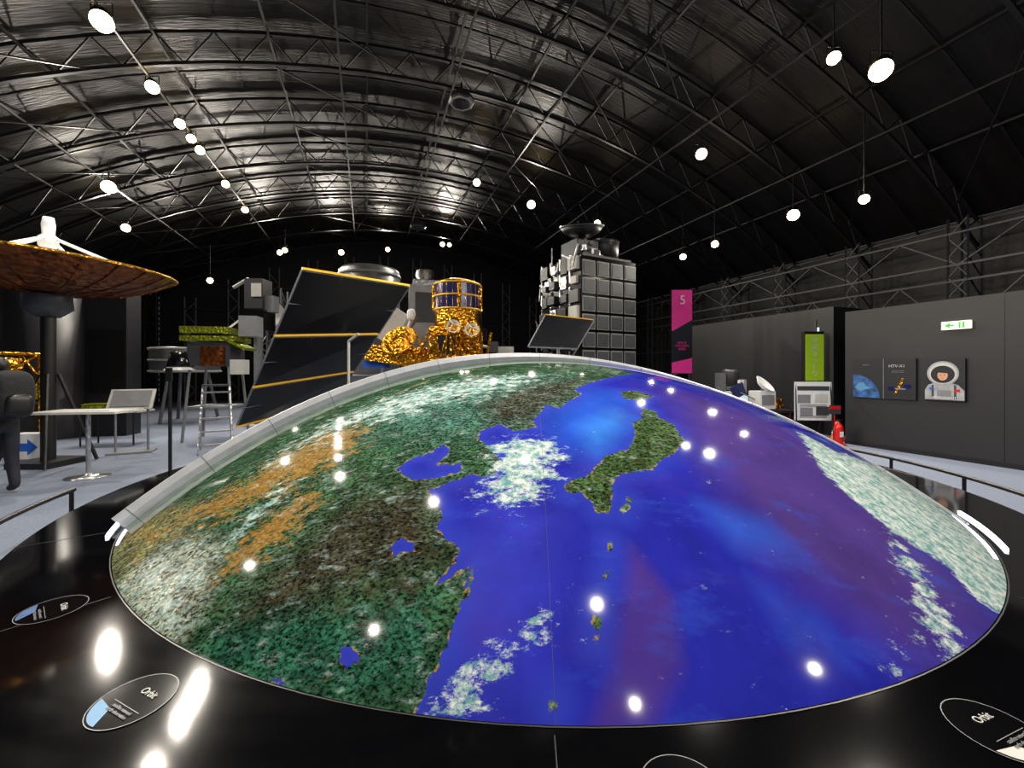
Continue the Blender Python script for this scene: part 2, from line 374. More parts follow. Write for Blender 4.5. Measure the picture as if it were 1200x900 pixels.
c=mix(cm,c,cc_); lk(c,P.inputs['Base Color'])
me.materials.append(m); o=bpy.data.objects.new('globe_surface',me); COL.objects.link(o); o.parent=globe
# rim
ax=nx; e1=Vector((0,1,0)).cross(ax).normalized(); e2=ax.cross(e1)
b=MB(); ring=[]; NN=720
for i in range(NN):
    t=2*math.pi*i/NN; dr=(e1*math.cos(t)+e2*math.sin(t))
    def P_(ang,rr): return ax*(math.cos(ang)*rr)+dr*(math.sin(ang)*rr)+Vector((0,0,SC.z))
    q=P_(CA,R)
    lip=.115*max(.1,min(1,(2.4-q.x)/3.6))
    ring.append((q.z>BZ-.02,[P_(CA-.002,R-.1),P_(CA-.002,R+lip*.5),P_(CA+.002,R+lip),P_(CA+.018,R+lip),P_(CA+.02,R-.25)],q))
for i in range(NN):
    j=(i+1)%NN
    if ring[i][0] and ring[j][0]:
        vs=ring[i][1]+ring[j][1]
        b.add(vs,[(k,k+1,k+6,k+5) for k in range(4)],'rim_metal',False)
        if i%18==0:
            vs2=[p+(p-Vector((0,0,SC.z))).normalized()*.003+ax*.003 for p in ring[i][1][:4]]+[ring[i][1][k].lerp(ring[j][1][k],.12)+(ring[j][1][k]-Vector((0,0,SC.z))).normalized()*.003+ax*.003 for k in range(4)]
            b.add(vs2,[(k,k+1,k+5,k+4) for k in range(3)],'dgrey')
b.obj('rim',parent=globe)
b=MB(); pts=[r_[1][4] for r_ in ring if r_[0]]
cen=sum(pts,Vector())/len(pts)
for i in range(NN):
    j=(i+1)%NN
    if ring[i][0] and ring[j][0]: b.add([cen,ring[i][1][4],ring[j][1][4]],[(0,1,2)],'dgrey')
b.obj('back_panel',parent=globe)
b=MB()
for a,t0 in((-91.9,20),(-52,26),(-133,26)):
    pr=None
    for i in range(40):
        t=math.radians(t0)+(tm-math.radians(t0))*i/39; p=Vector((math.sin(t)*math.cos(math.radians(a)),math.sin(t)*math.sin(math.radians(a)),math.cos(t)))*(R+.0002)+Vector((0,0,SC.z))
        if pr: b.beam(pr,p,.0011,'dgrey')
        pr=p
b.obj('panel_seams',parent=globe)
b=MB(); b.rev([(0,.0),(4.72,0),(4.72,.06),(4.78,.08),(4.8,.10),(4.8,.335),(4.785,.35),(4.19,.35),(0,.35)],'base_black',n=160,smooth=False)
b.rev([(4.205,.352),(4.211,.352)],'groove',n=160,smooth=False)
for a in(-128,-92,-52,-14,24,62,100,138,176,214):
    t=math.radians(a); p=Vector((math.cos(t),math.sin(t),0)); b.beam(p*4.24+Vector((0,0,.349)),p*4.79+Vector((0,0,.349)),.003,'groove')
for a0,a1 in((203,216),(-40,-27)):
    for i in range(20):
        t=math.radians(a0+(a1-a0)*i/20);s=math.radians(a0+(a1-a0)*(i+1)/20)
        b.beam((4.27*math.cos(t),4.27*math.sin(t),.36),(4.27*math.cos(s),4.27*math.sin(s),.36),.014,'led')
b.obj('base',parent=globe)
for a,im in((231,'posterblue'),(246.3,'skyblue'),(273,'teal'),(289,'offwhite')):
    t=math.radians(a); b=MB()
    b.rev([(.0,.003),(.14,.003)],'plaqueblack',n=40); b.rev([(.137,.004),(.14,.004)],'grey',n=40)
    b.add([(.13*math.cos(x),.13*math.sin(x),.005) for x in np.linspace(math.pi*1.12,math.pi*1.55,12)]+[(-.03,-.06,.005)],[tuple(range(13))],im)
    b.add([(-.07,-.03,.005),(.1,-.03,.005),(.1,-.028,.005),(-.07,-.028,.005)],[(0,1,2,3)],'grey')
    o=b.obj('plaque',(4.46*math.cos(t),4.46*math.sin(t),.35),t+math.pi/2,parent=globe)
    text('Orbit',.04,'offwhite',o,(.02,.03,.006),(0,0,0)); text('satellite network\nearth observation',.018,'grey',o,(.02,-.05,.006),(0,0,0))
# guard rails
def rail(a0,a1,posts):
    b=MB();N_=30;rr=5.06
    pt=lambda a,z:(rr*math.cos(math.radians(a)),rr*math.sin(math.radians(a)),z)
    for i in range(N_): b.beam(pt(a0+(a1-a0)*i/N_,.42),pt(a0+(a1-a0)*(i+1)/N_,.42),.022,'black',8)
    for a in posts: b.beam(pt(a,0),pt(a,.42),.02,'black',8); b.rev([(0,.01),(.07,.01),(.07,0)],'black',c=pt(a,0),n=16)
    b.obj('guard_rail',(.3,5.7,0))
rail(196.6,232,(197,209,221,232)); rail(12,-48,(12,1,-10.5,-22,-34,-48))
# ---------------- right side ----------------
b=MB(); b.box((12.4,.2,1.5),(4.2,12.16,3.0),'panel_black')
for v in(3.8,.9): b.box((10.298,v,1.5),(.004,.008,3.0),'black')
b.box((10.29,.2,.04),(.03,12.16,.08),'black'); b.obj('wall_partition',rz=HA)
b=MB(); b.box((12.5,9.6,1.65),(2.6,5,3.3),'panel_black'); b.obj('wall_partition',rz=HA)
b=MB(); b.box((0,.1,1.35),(.5,.12,2.65),'black'); b.box((0,.03,1.8),(.46,.02,1.6),'green'); b.box((.42,.28,1.8),(.3,.05,2.0),'lit_screen'); b.box((.42,.36,1.5),(.34,.06,3.0),'dgrey'); b.box((.42,.25,1.5),(.2,.01,.9),'skyblue')
o=b.obj('illuminated_sign_column',(7.78,10.5,0)); text('宇\n宙\nネ\nッ\nト\nワ\nー\nク',.17,'white',o,(0,.015,2.38))
def onpanel(v,z): p=HV(10.29,v,z); return p
b=MB(); b.box((0,-.02,0),(1.12,.03,.84),'posterdark')
b.poly([(-.55,-.037,-.41)]+[(-.55+.5*math.cos(t),-.037,-.41+.5*math.sin(t)) for t in np.linspace(0,math.pi/2,16)],'posterblue')
b.poly([(-.52,-.0375,-.2),(-.45,-.0375,-.1),(-.35,-.0375,-.08),(-.3,-.0375,-.16),(-.2,-.0375,-.2),(-.32,-.0375,-.24),(-.4,-.0375,-.28)],'skyblue')
b.box((.02,-.038,0),(.01,.004,.84),'grey')
b.poly([(.2,-.038,-.32),(.26,-.038,-.28),(.38,-.038,.0),(.34,-.038,.02)],'gold'); b.box((.3,-.038,-.2),(.2,.004,.03),'grey'); b.box((.16,-.038,-.2),(.12,.004,.08),'cells_blue'); b.box((.42,-.038,-.15),(.12,.004,.08),'cells_blue')
o=b.obj('space_poster',onpanel(5.54,1.49),HA-math.pi/2); text('HTV-X1',.08,'offwhite',o,(.25,-.04,.24)); text('EARTH',.04,'grey',o,(-.3,-.04,.28)); text('ground network\nand space station',.03,'grey',o,(.27,-.04,.16))
b=MB(); b.box((0,-.02,0),(.58,.03,.8),'posterdark')
b.disc((-.02,.12),.23,'suit',-.037); b.disc((-.02,.12),.20,'offwhite',-.0373); b.disc((-.02,.1),.165,'posterdark',-.038,sx=1.05); b.disc((-.02,.08),.095,'skin',-.039,sx=.78); b.disc((-.02,.12),.085,'hair',-.0392,sx=.95,n=16,a0=0,a1=math.pi)
b.poly([(-.28,-.036,-.38),(.28,-.036,-.38),(.28,-.036,-.2),(.2,-.036,-.1),(.1,-.036,-.06),(-.13,-.036,-.06),(-.23,-.036,-.1),(-.28,-.036,-.2)],'suit')
b.poly([(-.1,-.0385,-.33),(.1,-.0385,-.33),(.1,-.0385,-.2),(-.1,-.0385,-.2)],'grey'); b.disc((-.19,-.17),.028,'blue',-.0385); b.box((.18,-.0385,-.2),(.08,.002,.045),'red')
b.disc((-.05,.085),.009,'black',-.04);b.disc((.01,.085),.009,'black',-.04); b.poly([(-.045,-.04,.035),(.005,-.04,.035),(-.005,-.04,.026),(-.035,-.04,.026)],'red')
for x in(-.18,.14): b.poly([(x,-.038,-.1),(x+.03,-.038,-.1),(x+.035,-.038,-.36),(x,-.038,-.36)],'dgrey')
o=b.obj('astronaut_poster',onpanel(4.56,1.49),HA-math.pi/2); text('ASTRONAUT',.06,'white',o,(0,-.042,-.36))
b=MB(); b.box((0,-.03,0),(.4,.05,.15),'lit_white'); b.poly([(-.16,-.057,0),(-.08,-.057,.05),(-.08,-.057,.015),(-.02,-.057,.015),(-.02,-.057,-.015),(-.08,-.057,-.015),(-.08,-.057,-.05)],'signgreen')
b.box((.08,-.057,0),(.08,.004,.11),'signgreen'); b.disc((.08,.03),.014,'lit_white',-.06,12); b.poly([(.07,-.06,.015),(.095,-.06,.01),(.09,-.06,-.045),(.065,-.06,-.045)],'lit_white'); b.obj('exit_sign',onpanel(4.39,2.5),HA-math.pi/2)
# banner
b=MB(); b.box((0,0,1.33),(.66,.05,2.66),'blackgloss'); b.box((0,-.03,2.0),(.64,.01,1.3),'magenta'); b.poly([(-.32,-.037,1.34),(.32,-.037,1.7),(.32,-.037,1.3),(-.32,-.037,1.3)],'blackgloss')
b.poly([(-.32,-.03,.02),(.32,-.03,.02),(.32,-.03,.5),(-.32,-.03,.35)],'magenta')
b.beam((-.3,0,-1.57),(-.3,0,2.66),.02,'black'); b.beam((.3,0,-1.57),(.3,0,2.66),.02,'black')
b.box((0,0,-1.54),(.9,.4,.06),'black')
o=b.obj('zone_banner',(5.38,13,1.57)); text('5',.4,'white',o,(.02,-.045,2.2)); text('SPACE\nSTATION\nKIBO',.1,'magenta',o,(0,-.045,.95))
# easel board
b=MB(); b.box((0,0,.95),(.8,.03,.9),'white'); b.box((0,-.018,1.25),(.7,.006,.1),'dgrey')
for i,(x,z,c_) in enumerate(((-.2,1.0,'grey'),(.18,1.02,'offwhite'),(-.15,.7,'grey'),(.2,.72,'dgrey'))): b.box((x,-.018,z),(.28,.006,.2),c_)
for z in(.86,.83,.57,.6): b.box((0,-.018,z),(.6,.006,.01),'black')
for x in(-.38,.38): b.beam((x,.0,1.4),(x*1.05,-.1,0),.015,'black'); b.beam((x,.02,1.3),(x*.9,.45,0),.012,'black')
b.beam((-.39,0,.49),(.39,0,.49),.015,'black'); b.beam((-.39,0,1.42),(.39,0,1.42),.015,'black'); b.obj('information_easel',(7.05,9.6,0),-.1)
# extinguisher
b=MB(); b.rev([(0,.03),(.075,.03),(.08,.06),(.08,.38),(.06,.45),(.03,.48),(.025,.52),(0,.52)],'red',n=24); b.rev([(0,.0),(.14,.0),(.14,.02),(.09,.05)],'red',n=24)
b.box((0,0,.55),(.05,.1,.04),'black'); b.beam((.03,0,.53),(.1,0,.4),.012,'black',6); b.beam((.1,0,.4),(.095,0,.15),.014,'black',6)
b.box((0,-.081,.25),(.08,.006,.12),'white'); b.beam((0,.12,0),(0,.12,.86),.012,'red'); b.box((0,.11,.78),(.26,.01,.2),'dgrey'); b.box((0,.1,.82),(.24,.01,.07),'red'); b.obj('fire_extinguisher',(7.3,9.15,0))
# display tables with models
tb=empty('display_table',(6.2,10.7,0))
b=MB(); b.box((0,0,.62),(2.1,.8,.06),'black'); b.box((0,0,.3),(2.0,.7,.6),'blackgloss'); b.box((-.2,-.36,.45),(.5,.01,.25),'offwhite'); b.obj('table',(0,0,0),.1,tb)
b=MB(); b.box((0,0,.2),(.35,.3,.35),'white'); b.box((0,-.155,.2),(.28,.01,.2),'grey'); b.rev([(.0,.0),(.12,.03),(.2,.09),(.21,.09),(.12,.01)],'white',c=(0,0,.46),R=Euler((.8,0,.5)).to_matrix()); b.beam((0,0,.35),(0,0,.5),.02,'grey')
b.beam((-.15,0,.2),(-.5,0,.35),.015,'grey'); b.box((-.55,0,.38),(.3,.02,.25),'cells_blue',Euler((0,-.4,0)).to_matrix()); b.box((0,0,.02),(.3,.25,.04),'black'); b.box((.3,0,.12),(.2,.2,.2),'gold'); o=b.obj('satellite_model',(.3,-.05,.65),.2,tb); o.scale=(1.3,1.3,1.3)
b=MB()
for x in(-.2,.2):
    for y in(-.12,.12): b.rev([(0,-.02),(.06,-.02),(.06,.02),(0,.02)],'black',c=(x,y,.06),R=Euler((math.pi/2,0,0)).to_matrix(),n=16)
b.box((0,0,.14),(.5,.2,.08),'white'); b.box((.0,0,.26),(.2,.15,.16),'offwhite'); b.beam((.15,0,.18),(.2,0,.5),.012,'grey'); b.box((.2,0,.52),(.1,.05,.06),'white'); b.beam((-.2,0,.18),(-.32,0,.42),.01,'grey'); o=b.obj('rover_model',(-.5,-.1,.65),.3,tb); o.scale=(1.4,1.4,1.4)
b=MB(); b.box((0,0,.5),(.9,.7,1.0),'black'); b.rev([(0,1.0),(.25,1.0),(.25,1.6),(.2,1.7),(0,1.7)],'dgrey',n=24); b.box((.05,-.36,.85),(.5,.01,.2),'lit_screen'); b.rev([(.255,1.1),(.255,1.2)],'grey',n=24); b.box((-.33,0,1.3),(.14,.3,.6),'grey'); b.box((.36,0,1.2),(.16,.3,.4),'offwhite'); b.obj('exhibit_pedestal',(6.55,12.3,0),.2)
b=MB(); b.box((0,0,.55),(.5,.5,1.1),'black'); b.box((0,0,1.3),(.3,.3,.4),'dgrey'); b.box((-.4,0,1.5),(.45,.02,.35),'cells_blue'); b.box((.4,0,1.5),(.45,.02,.35),'cells_blue'); b.rev([(0,0),(.1,.02),(.16,.08)],'white',c=(0,0,1.5)); b.obj('satellite_model',(6.3,15.9,0),.3)
b=MB(); b.beam((0,0,0),(0,0,1.15),.03,'black',8); b.rev([(0,.02),(.2,.02),(.2,0)],'black',n=20); b.box((0,0,1.35),(.75,.06,.48),'black'); b.box((0,-.035,1.35),(.68,.01,.4),'posterblue'); b.obj('display_monitor',(4.6,14.4,0),0)
b=MB(); b.rev([(0,.04),(.16,.04),(.13,.06),(.05,.42),(.03,.45),(0,.45)],'orange',n=20); b.rev([(.115,.16),(.09,.28)],'white',n=20); b.box((0,0,.02),(.36,.36,.04),'orange'); b.obj('traffic_cone',(7.75,9.75,0))
# ---------------- large box satellite ----------------
bs=empty('box_satellite',(2.25,12.2,0))
b=MB(); w_,dp=.98,.95
b.box((0,0,2.95),(2*w_,2*dp,2.75),'blackgloss')
for i in range(4):
    for j in range(6):
        x=-w_+.25+i*.49; z=1.83+j*.44
        b.box((x,-dp-.02,z),(.42,.04,.37),'tileframe'); b.box((x,-dp-.045,z),(.36,.02,.31),'dgrey' if (i*2+j)%3 else 'tile')
for i in range(4):
    for j in range(7):
        y=-dp+.24+i*.48; z=1.75+j*.4; dd=random.uniform(.04,.2)
        b.box((-w_-dd/2,y,z),(dd,random.uniform(.2,.42),random.uniform(.15,.34)),random.choice(['silver','tile','offwhite','dgrey','black','tile','dgrey']))
        b.box((-w_-.02,y+.2,z+.1),(.06,.05,.3),'silver')
for k in range(18):
    y=random.uniform(-dp,dp);z=random.uniform(1.7,4.3); b.beam((-w_-.2,y,z),(-w_-.25,y+random.uniform(-.4,.4),z+random.uniform(-.5,.5)),.022,'silver',6)
b.box((.1,0,4.38),(1.7,1.6,.1),'dgrey'); b.box((-.45,-.2,4.62),(.75,.75,.45),'tile')
for k in range(12):
    b.box((random.uniform(-.8,0),random.uniform(-.65,-.5),random.uniform(4.4,4.8)),(random.uniform(.08,.25),.15,random.uniform(.08,.2)),random.choice(['silver','dgrey','offwhite','black']))
Rt=Euler((.2,-.05,-.4)).to_matrix()
b.beam((-.45,-.3,4.8),(-.45,-.3,5.0),.15,'dgrey',12); b.rev([(.0,0),(.25,.02),(.48,.12),(.62,.28),(.60,.29),(.45,.14),(0,.04)],'black',c=(-.45,-.3,4.95),R=Rt,n=40); b.rev([(.61,.27),(.64,.27),(.64,.31),(.61,.31)],'dgrey',c=(-.45,-.3,4.95),R=Rt,n=40)
b.rev([(0,5.0),(.44,5.0),(.47,4.95),(.44,4.5),(0,4.4)],'black',c=(.5,-.1,0),n=32); b.rev([(.48,4.92),(.48,5.0),(.42,5.02)],'dgrey',c=(.5,-.1,0),n=32)
b.beam((-.45,-.3,5.0),(-.75,-.5,5.3),.02,'silver'); b.beam((-.45,-.3,5.0),(-.15,-.5,5.3),.02,'silver')
for x in(-.8,.8):
    for y in(-.8,.8): b.beam((x,y,0),(x*.9,y*.9,1.6),.06,'white',8)
b.box((0,0,.9),(1.3,1.3,1.0),'white'); b.box((0,0,1.5),(1.8,1.8,.1),'grey')
o=b.obj('body',(0,0,0),math.radians(28),bs); o.scale=(1,1,1.1)
def panelgrid(b,TL,TR,BR,BL,nu,nv,m='cells_black',line='cell_line',th=.04,lw=.012):
    TL,TR,BR,BL=map(Vector,(TL,TR,BR,BL)); nrm=(TR-TL).cross(BL-TL).normalized()
    f=lambda s,t:(TL.lerp(TR,s)).lerp(BL.lerp(BR,s),t)
    q=[f(0,0),f(1,0),f(1,1),f(0,1)]; vs=[p-nrm*th/2 for p in q]+[p+nrm*th/2 for p in q]
    b.add(vs,[(3,2,1,0),(4,5,6,7),(0,1,5,4),(1,2,6,5),(2,3,7,6),(3,0,4,7)],m)
    for i in range(nu+1): b.beam(f(i/nu,0),f(i/nu,1),th/2+lw,line)
    for j in range(nv+1): b.beam(f(0,j/nv),f(1,j/nv),th/2+lw,line)
b=MB(); panelgrid(b,(-.1,.3,1.15),(1.15,.1,.98),(.6,-.6,.2),(-.6,-.6,.25),3,2,lw=.004); b.beam((.3,0,.8),(.9,1.0,.8),.04,'gold',8); b.beam((-.1,.3,1.17),(1.15,.1,1.0),.025,'goldtrim'); b.beam((.2,-.1,.5),(.2,.1,-1.95),.04,'white',8); b.box((.2,.1,-1.96),(.6,.6,.06),'grey')
b.obj('solar_panel_wing',(-1.25,-1.5,2.0),0,bs)
# ---------------- gold / blue cylinder satellite ----------------
b=MB()
b.rev([(0,4.32),(.3,4.32),(.62,4.22),(.66,4.15)],'gold',n=40); b.rev([(.67,4.15),(.67,3.42)],'cells_blue',n=24,smooth=False)
for z in(4.15,3.8,3.42): b.rev([(.66,z+.02),(.69,z+.02),(.69,z-.02),(.66,z-.02)],'goldtrim',n=40)
for i in range(24):
    t=2*math.pi*i/24+.2; b.beam((.672*math.cos(t),.672*math.sin(t),3.42),(.672*math.cos(t),.672*math.sin(t),4.15),.008 if i%6 else .06,'gold')
b.rev([(.67,3.42),(.62,3.2),(.66,3.0),(.6,2.9),(0,2.9)],'gold',n=32)
b.box((0,0,2.35),(1.4,1.3,1.1),'gold'); b.box((-.2,-.68,2.4),(.5,.06,.5),'cells_black')
for x,z in((.0,2.85),(.5,2.75)):
    RR=Euler((1.25,0,.1)).to_matrix(); b.rev([(0,0),(.12,.02),(.2,.08),(.23,.09),(.23,.05),(.1,-.04)],'gold',c=(x,-.85,z),R=RR,n=32); b.rev([(.14,.04),(.19,.085)],'offwhite',c=(x,-.85,z),R=RR,n=32); b.beam((x,-.6,z-.2),(x,-.85,z),.04,'gold',8)
    for t in(0,2.1,4.2):
        b.beam(Vector((x,-.85,z))+RR@Vector((.2*math.cos(t),.2*math.sin(t),.08)),Vector((x,-.85,z))+RR@Vector((0,0,.25)),.012,'white',6)
for k in range(26):
    x=random.uniform(-1.2,.9); b.beam((x,-.6,1.9),(x+random.uniform(-.5,.5),-.85,2.7),.035,'gold',6)
b.box((-1.9,-.2,2.1),(1.3,.8,.45),'gold',Euler((0,.15,.1)).to_matrix()); b.sell((-1.2,-.2,2.05),(.5,.4,.3),'gold',.6)
b.rev([(0,0),(.3,.05),(.5,.2),(.48,.2),(.3,.08)],'gold',c=(-1.5,-.5,2.4),R=Euler((.9,-.3,0)).to_matrix())
b.box((-2.0,.3,3.0),(.9,.05,1.1),'offwhite',Euler((.2,.6,0)).to_matrix()); b.box((-1.5,.1,2.9),(.2,.3,.9),'grey',Euler((0,.5,0)).to_matrix()); b.beam((-1.3,0,3.4),(-1.6,0,2.4),.06,'white',8); b.sell((-1.35,0,3.3),(.12,.12,.18),'white',.7)
b.box((-2.3,-.2,1.85),(.6,.5,.2),'blue'); b.beam((.7,0,2.4),(1.5,.2,2.2),.04,'white',8); b.box((1.4,.2,2.2),(.5,.3,.35),'offwhite'); b.box((1.05,-.1,2.35),(.3,.3,.3),'dgrey')
for x in(-2.2,-.6,.6): b.beam((x,0,0),(x,0,2.0),.05,'white',8)
b.box((-.6,0,.9),(3.6,1.2,.1),'grey'); b.obj('gold_foil_satellite',(-1.6,12,0))
b=MB(); b.rev([(0,5.25),(.95,5.2),(1.02,5.1),(1.02,.2),(0,.2)],'drum_silver',n=48)
for z in(1.5,3,4.4,4.95): b.rev([(1.02,z+.04),(1.06,z+.04),(1.06,z-.04),(1.02,z-.04)],'grey',n=48)
b.rev([(1.15,.2),(1.15,0),(0,0)],'dgrey',n=48); b.obj('cylindrical_module',(-5.0,14.4,0))
b=MB(); b.box((0,0,2.6),(1.3,1.3,5.0),'drum_silver'); b.box((0,-.67,4.2),(.9,.04,1.2),'dgrey'); b.box((0,0,5.2),(1.0,1.0,.3),'silver'); b.rev([(.3,0),(.4,.3),(.35,.5)],'silver',c=(0,0,5.3)); b.box((0,0,.05),(1.6,1.6,.1),'black'); b.obj('instrument_tower',(-3.6,17.0,0),.3)
# ---------------- big solar array ----------------
b=MB(); TL=Vector((-3.88,7.6,3.55));TR=Vector((-2.3,9.2,3.57));BL=Vector((-5.64,8.4,.51));BR=Vector((-4.33,10.0,.93))
ts=[0,.40,.73,1]
for k in range(3):
    a,c_=ts[k]+.008,ts[k+1]-.008
    panelgrid(b,TL.lerp(BL,a),TR.lerp(BR,a),TR.lerp(BR,c_),TL.lerp(BL,c_),3,2,lw=.008)
for t in ts:
    b.beam(TL.lerp(BL,t)+Vector((0,-.03,0)),TR.lerp(BR,t)+Vector((0,-.03,0)),.03,'goldtrim')
b.beam((-3.55,8.9,0),(-3.55,8.9,2.3),.03,'offwhite',8); b.rev([(0,.02),(.3,.02),(.3,0)],'white',c=(-3.55,8.9,0)); b.beam((-3.55,8.9,2.3),(-3.3,8.8,2.45),.03,'offwhite',8)
b.beam((-4.9,9.3,0),(-4.9,9.0,1.5),.035,'white',8); b.box((-4.9,9.3,.03),(.5,.5,.05),'white')
b.obj('solar_array',(0,0,0))
# step ladder
b=MB()
for x in(-.22,.22):
    b.beam((x*1.3,-.35,0),(x,0,1.35),.02,'silver'); b.beam((x*1.3,.4,0),(x,0,1.35),.016,'silver')
for i in range(5):
    t=(i+.7)/5.2; b.box((0,-.35*(1-t),1.35*t),(.5,.1,.03),'grey')
b.box((0,0,1.36),(.46,.16,.04),'dgrey'); b.obj('step_ladder',(-6.1,8.45,0),.6)
# ---------------- left small satellite ----------------
b=MB(); b.box((0,0,2.05),(.9,.8,.55),'dgrey'); b.box((.1,-.42,2.0),(.5,.05,.45),'copper')
b.box((.0,0,2.42),(1.15,.9,.12),'greenfoil'); b.box((-.1,0,2.62),(1.0,.8,.16),'greenfoil'); b.box((0,.0,2.5),(.8,.7,.1),'black'); b.box((.55,-.1,2.3),(.5,.7,.06),'greenfoil',Euler((0,.5,0)).to_matrix())
b.rev([(0,.22),(.2,.2),(.26,-.12),(.22,-.2),(0,-.2)],'blackgloss',c=(-.62,-.3,1.9),n=24); b.rev([(.2,0),(.3,-.08),(.32,-.1)],'white',c=(-.62,-.3,1.78),n=24)
b.box((.75,0,2.75),(.4,.4,.5),'grey'); b.beam((.6,0,3.0),(.3,-.1,2.7),.03,'white'); b.box((.62,-.3,1.75),(.3,.3,.35),'offwhite')
for x in(-.4,.4):
    for y in(-.35,.35): b.beam((x*1.3,y*1.3,0),(x,y,1.8),.03,'grey',6)
b.box((0,0,.8),(.9,.8,.05),'grey'); b.obj('small_satellite',(-7.2,10,0),.2)
b=MB(); b.box((0,0,4.0),(.55,.5,.9),'dgrey'); b.box((.1,-.26,4.1),(.3,.04,.4),'offwhite'); b.box((0,0,3.2),(.7,.6,.6),'blackgloss'); b.beam((0,0,0),(0,0,3),.12,'grey',12); b.beam((-.3,0,4.5),(-.7,-.1,4.2),.05,'offwhite',8); b.box((.4,0,3.7),(.3,.3,.5),'grey'); b.rev([(0,.03),(.5,.03),(.5,0)],'grey'); b.obj('sensor_mast',(-7.8,12.6,0))
b=MB(); b.rev([(0,2.42),(.92,2.42),(.95,2.37),(.95,1.65),(.9,1.6),(0,1.6)],'drum_silver',n=40)
for z in(2.37,2.0,1.65): b.rev([(.96,z+.03),(.98,z+.03),(.98,z-.03),(.96,z-.03)],'offwhite',n=40)
for i in range(3): t=i*2.09+.4; b.beam((.9*math.cos(t),.9*math.sin(t),0),(.6*math.cos(t),.6*math.sin(t),1.6),.05,'grey',8)
b.obj('payload_ring',(-10.9,13.7,0))
b=MB(); b.box((0,0,1.85),(2.85,.5,3.7),'panel_gloss'); b.rev([(.9,0),(.9,3.6),(0,3.6)],'panel_gloss',c=(-.4,-.1,0),n=32); b.box((1.0,-.26,1.9),(.8,.02,1.6),'black'); b.box((0,-.27,3.6),(2.85,.03,.06),'grey'); b.obj('display_cabinet',(-11.3,10.5,0),.15)
for x,y,r in((-8.6,14.8,.2),(-9.6,17.5,.3),(-7.0,18.0,.1)):
    b=MB()
    for dx in(-.35,.35):
        for dy in(-.35,.35): b.beam((dx,dy,0),(dx,dy,4.6),.035,'grey')
    for k in range(9):
        z=k*.5; s=1 if k%2 else -1
        for dy in(-.35,.35): b.beam((-.35*s,dy,z),(.35*s,dy,z+.5),.02,'grey')
        for dx in(-.35,.35): b.beam((dx,-.35*s,z),(dx,.35*s,z+.5),.02,'grey')
    b.box((0,0,4.0),(.5,.5,.6),'dgrey'); b.rev([(0,0),(.3,.06),(.5,.2)],'white',c=(0,-.5,3.6),R=Euler((1.2,0,.4)).to_matrix()); b.obj('lattice_tower',(x,y,0),r)
# ---------------- parabolic antenna ----------------
b=MB(); c0=(-8.05,7.0)
tilt=Euler((.0,.06,0)).to_matrix(); cc=(0,0,3.0)
b.rev([(0,0),(.5,.03),(1.0,.14),(1.4,.30),(1.72,.50)],'copper',c=cc,R=tilt,n=64)
b.rev([(1.72,.50),(1.75,.50),(1.75,.53),(1.70,.53)],'gold',c=cc,R=tilt,n=64)
b.rev([(1.70,.55),(1.4,.36),(1.0,.2),(.5,.08),(0,.05)],'offwhite',c=cc,R=tilt,n=64)
for i in range(24):
    t=2*math.pi*i/24
    p=[Vector(cc)+tilt@Vector((r*math.cos(t),r*math.sin(t),z-.012)) for r,z in((.4,.02),(1.0,.14),(1.4,.30),(1.7,.49))]
    for k in range(3): b.beam(p[k],p[k+1],.01,'copper')
for i in range(4):
    t=math.pi/2*i+.35; b.beam((1.45*math.cos(t),1.45*math.sin(t),3.38),(.1*math.cos(t),.1*math.sin(t),3.98),.03,'white',8)
b.rev([(0,4.35),(.07,4.35),(.09,4.22),(.08,4.05),(.13,4.0),(.13,3.85),(.08,3.8),(0,3.8)],'white',n=20)
b.rev([(.3,2.98),(.32,2.75),(.15,2.6),(0,2.6)],'dgrey',n=20); b.beam((0,0,2.65),(0,0,.1),.1,'black',12)
for i in range(4):
    t=math.pi/2*i+.78; b.beam((.12*math.cos(t),.12*math.sin(t),1.6),(.6*math.cos(t),.6*math.sin(t),.02),.03,'black',8)
b.box((0,0,.05),(.7,.7,.1),'black')
b.obj('parabolic_antenna',(c0[0]-.1,c0[1]+.2,0))
# gold framed probe at the far left
b=MB()
for i in range(4):
    t=math.pi/2*i+.5; s=t+math.pi/2; p=Vector((.45*math.cos(t),.45*math.sin(t),0)); q=Vector((.45*math.cos(s),.45*math.sin(s),0)); up=Vector((0,0,1))
    b.beam(p,p+up*2.0,.035,'gold',8); b.beam(p+up*2.0,q+up*2.0,.03,'gold',8); b.beam(p+up*1.5,q+up*2.0,.025,'gold',8); b.beam(p+up*1.5,q+up*1.5,.03,'gold',8)
b.box((0,0,1.25),(.6,.6,.35),'greenfoil'); b.box((0,0,.5),(.8,.8,1.0),'black'); b.sell((0,0,1.75),(.2,.2,.18),'gold',.8); b.obj('gold_framed_probe',(-10.1,8.2,0))
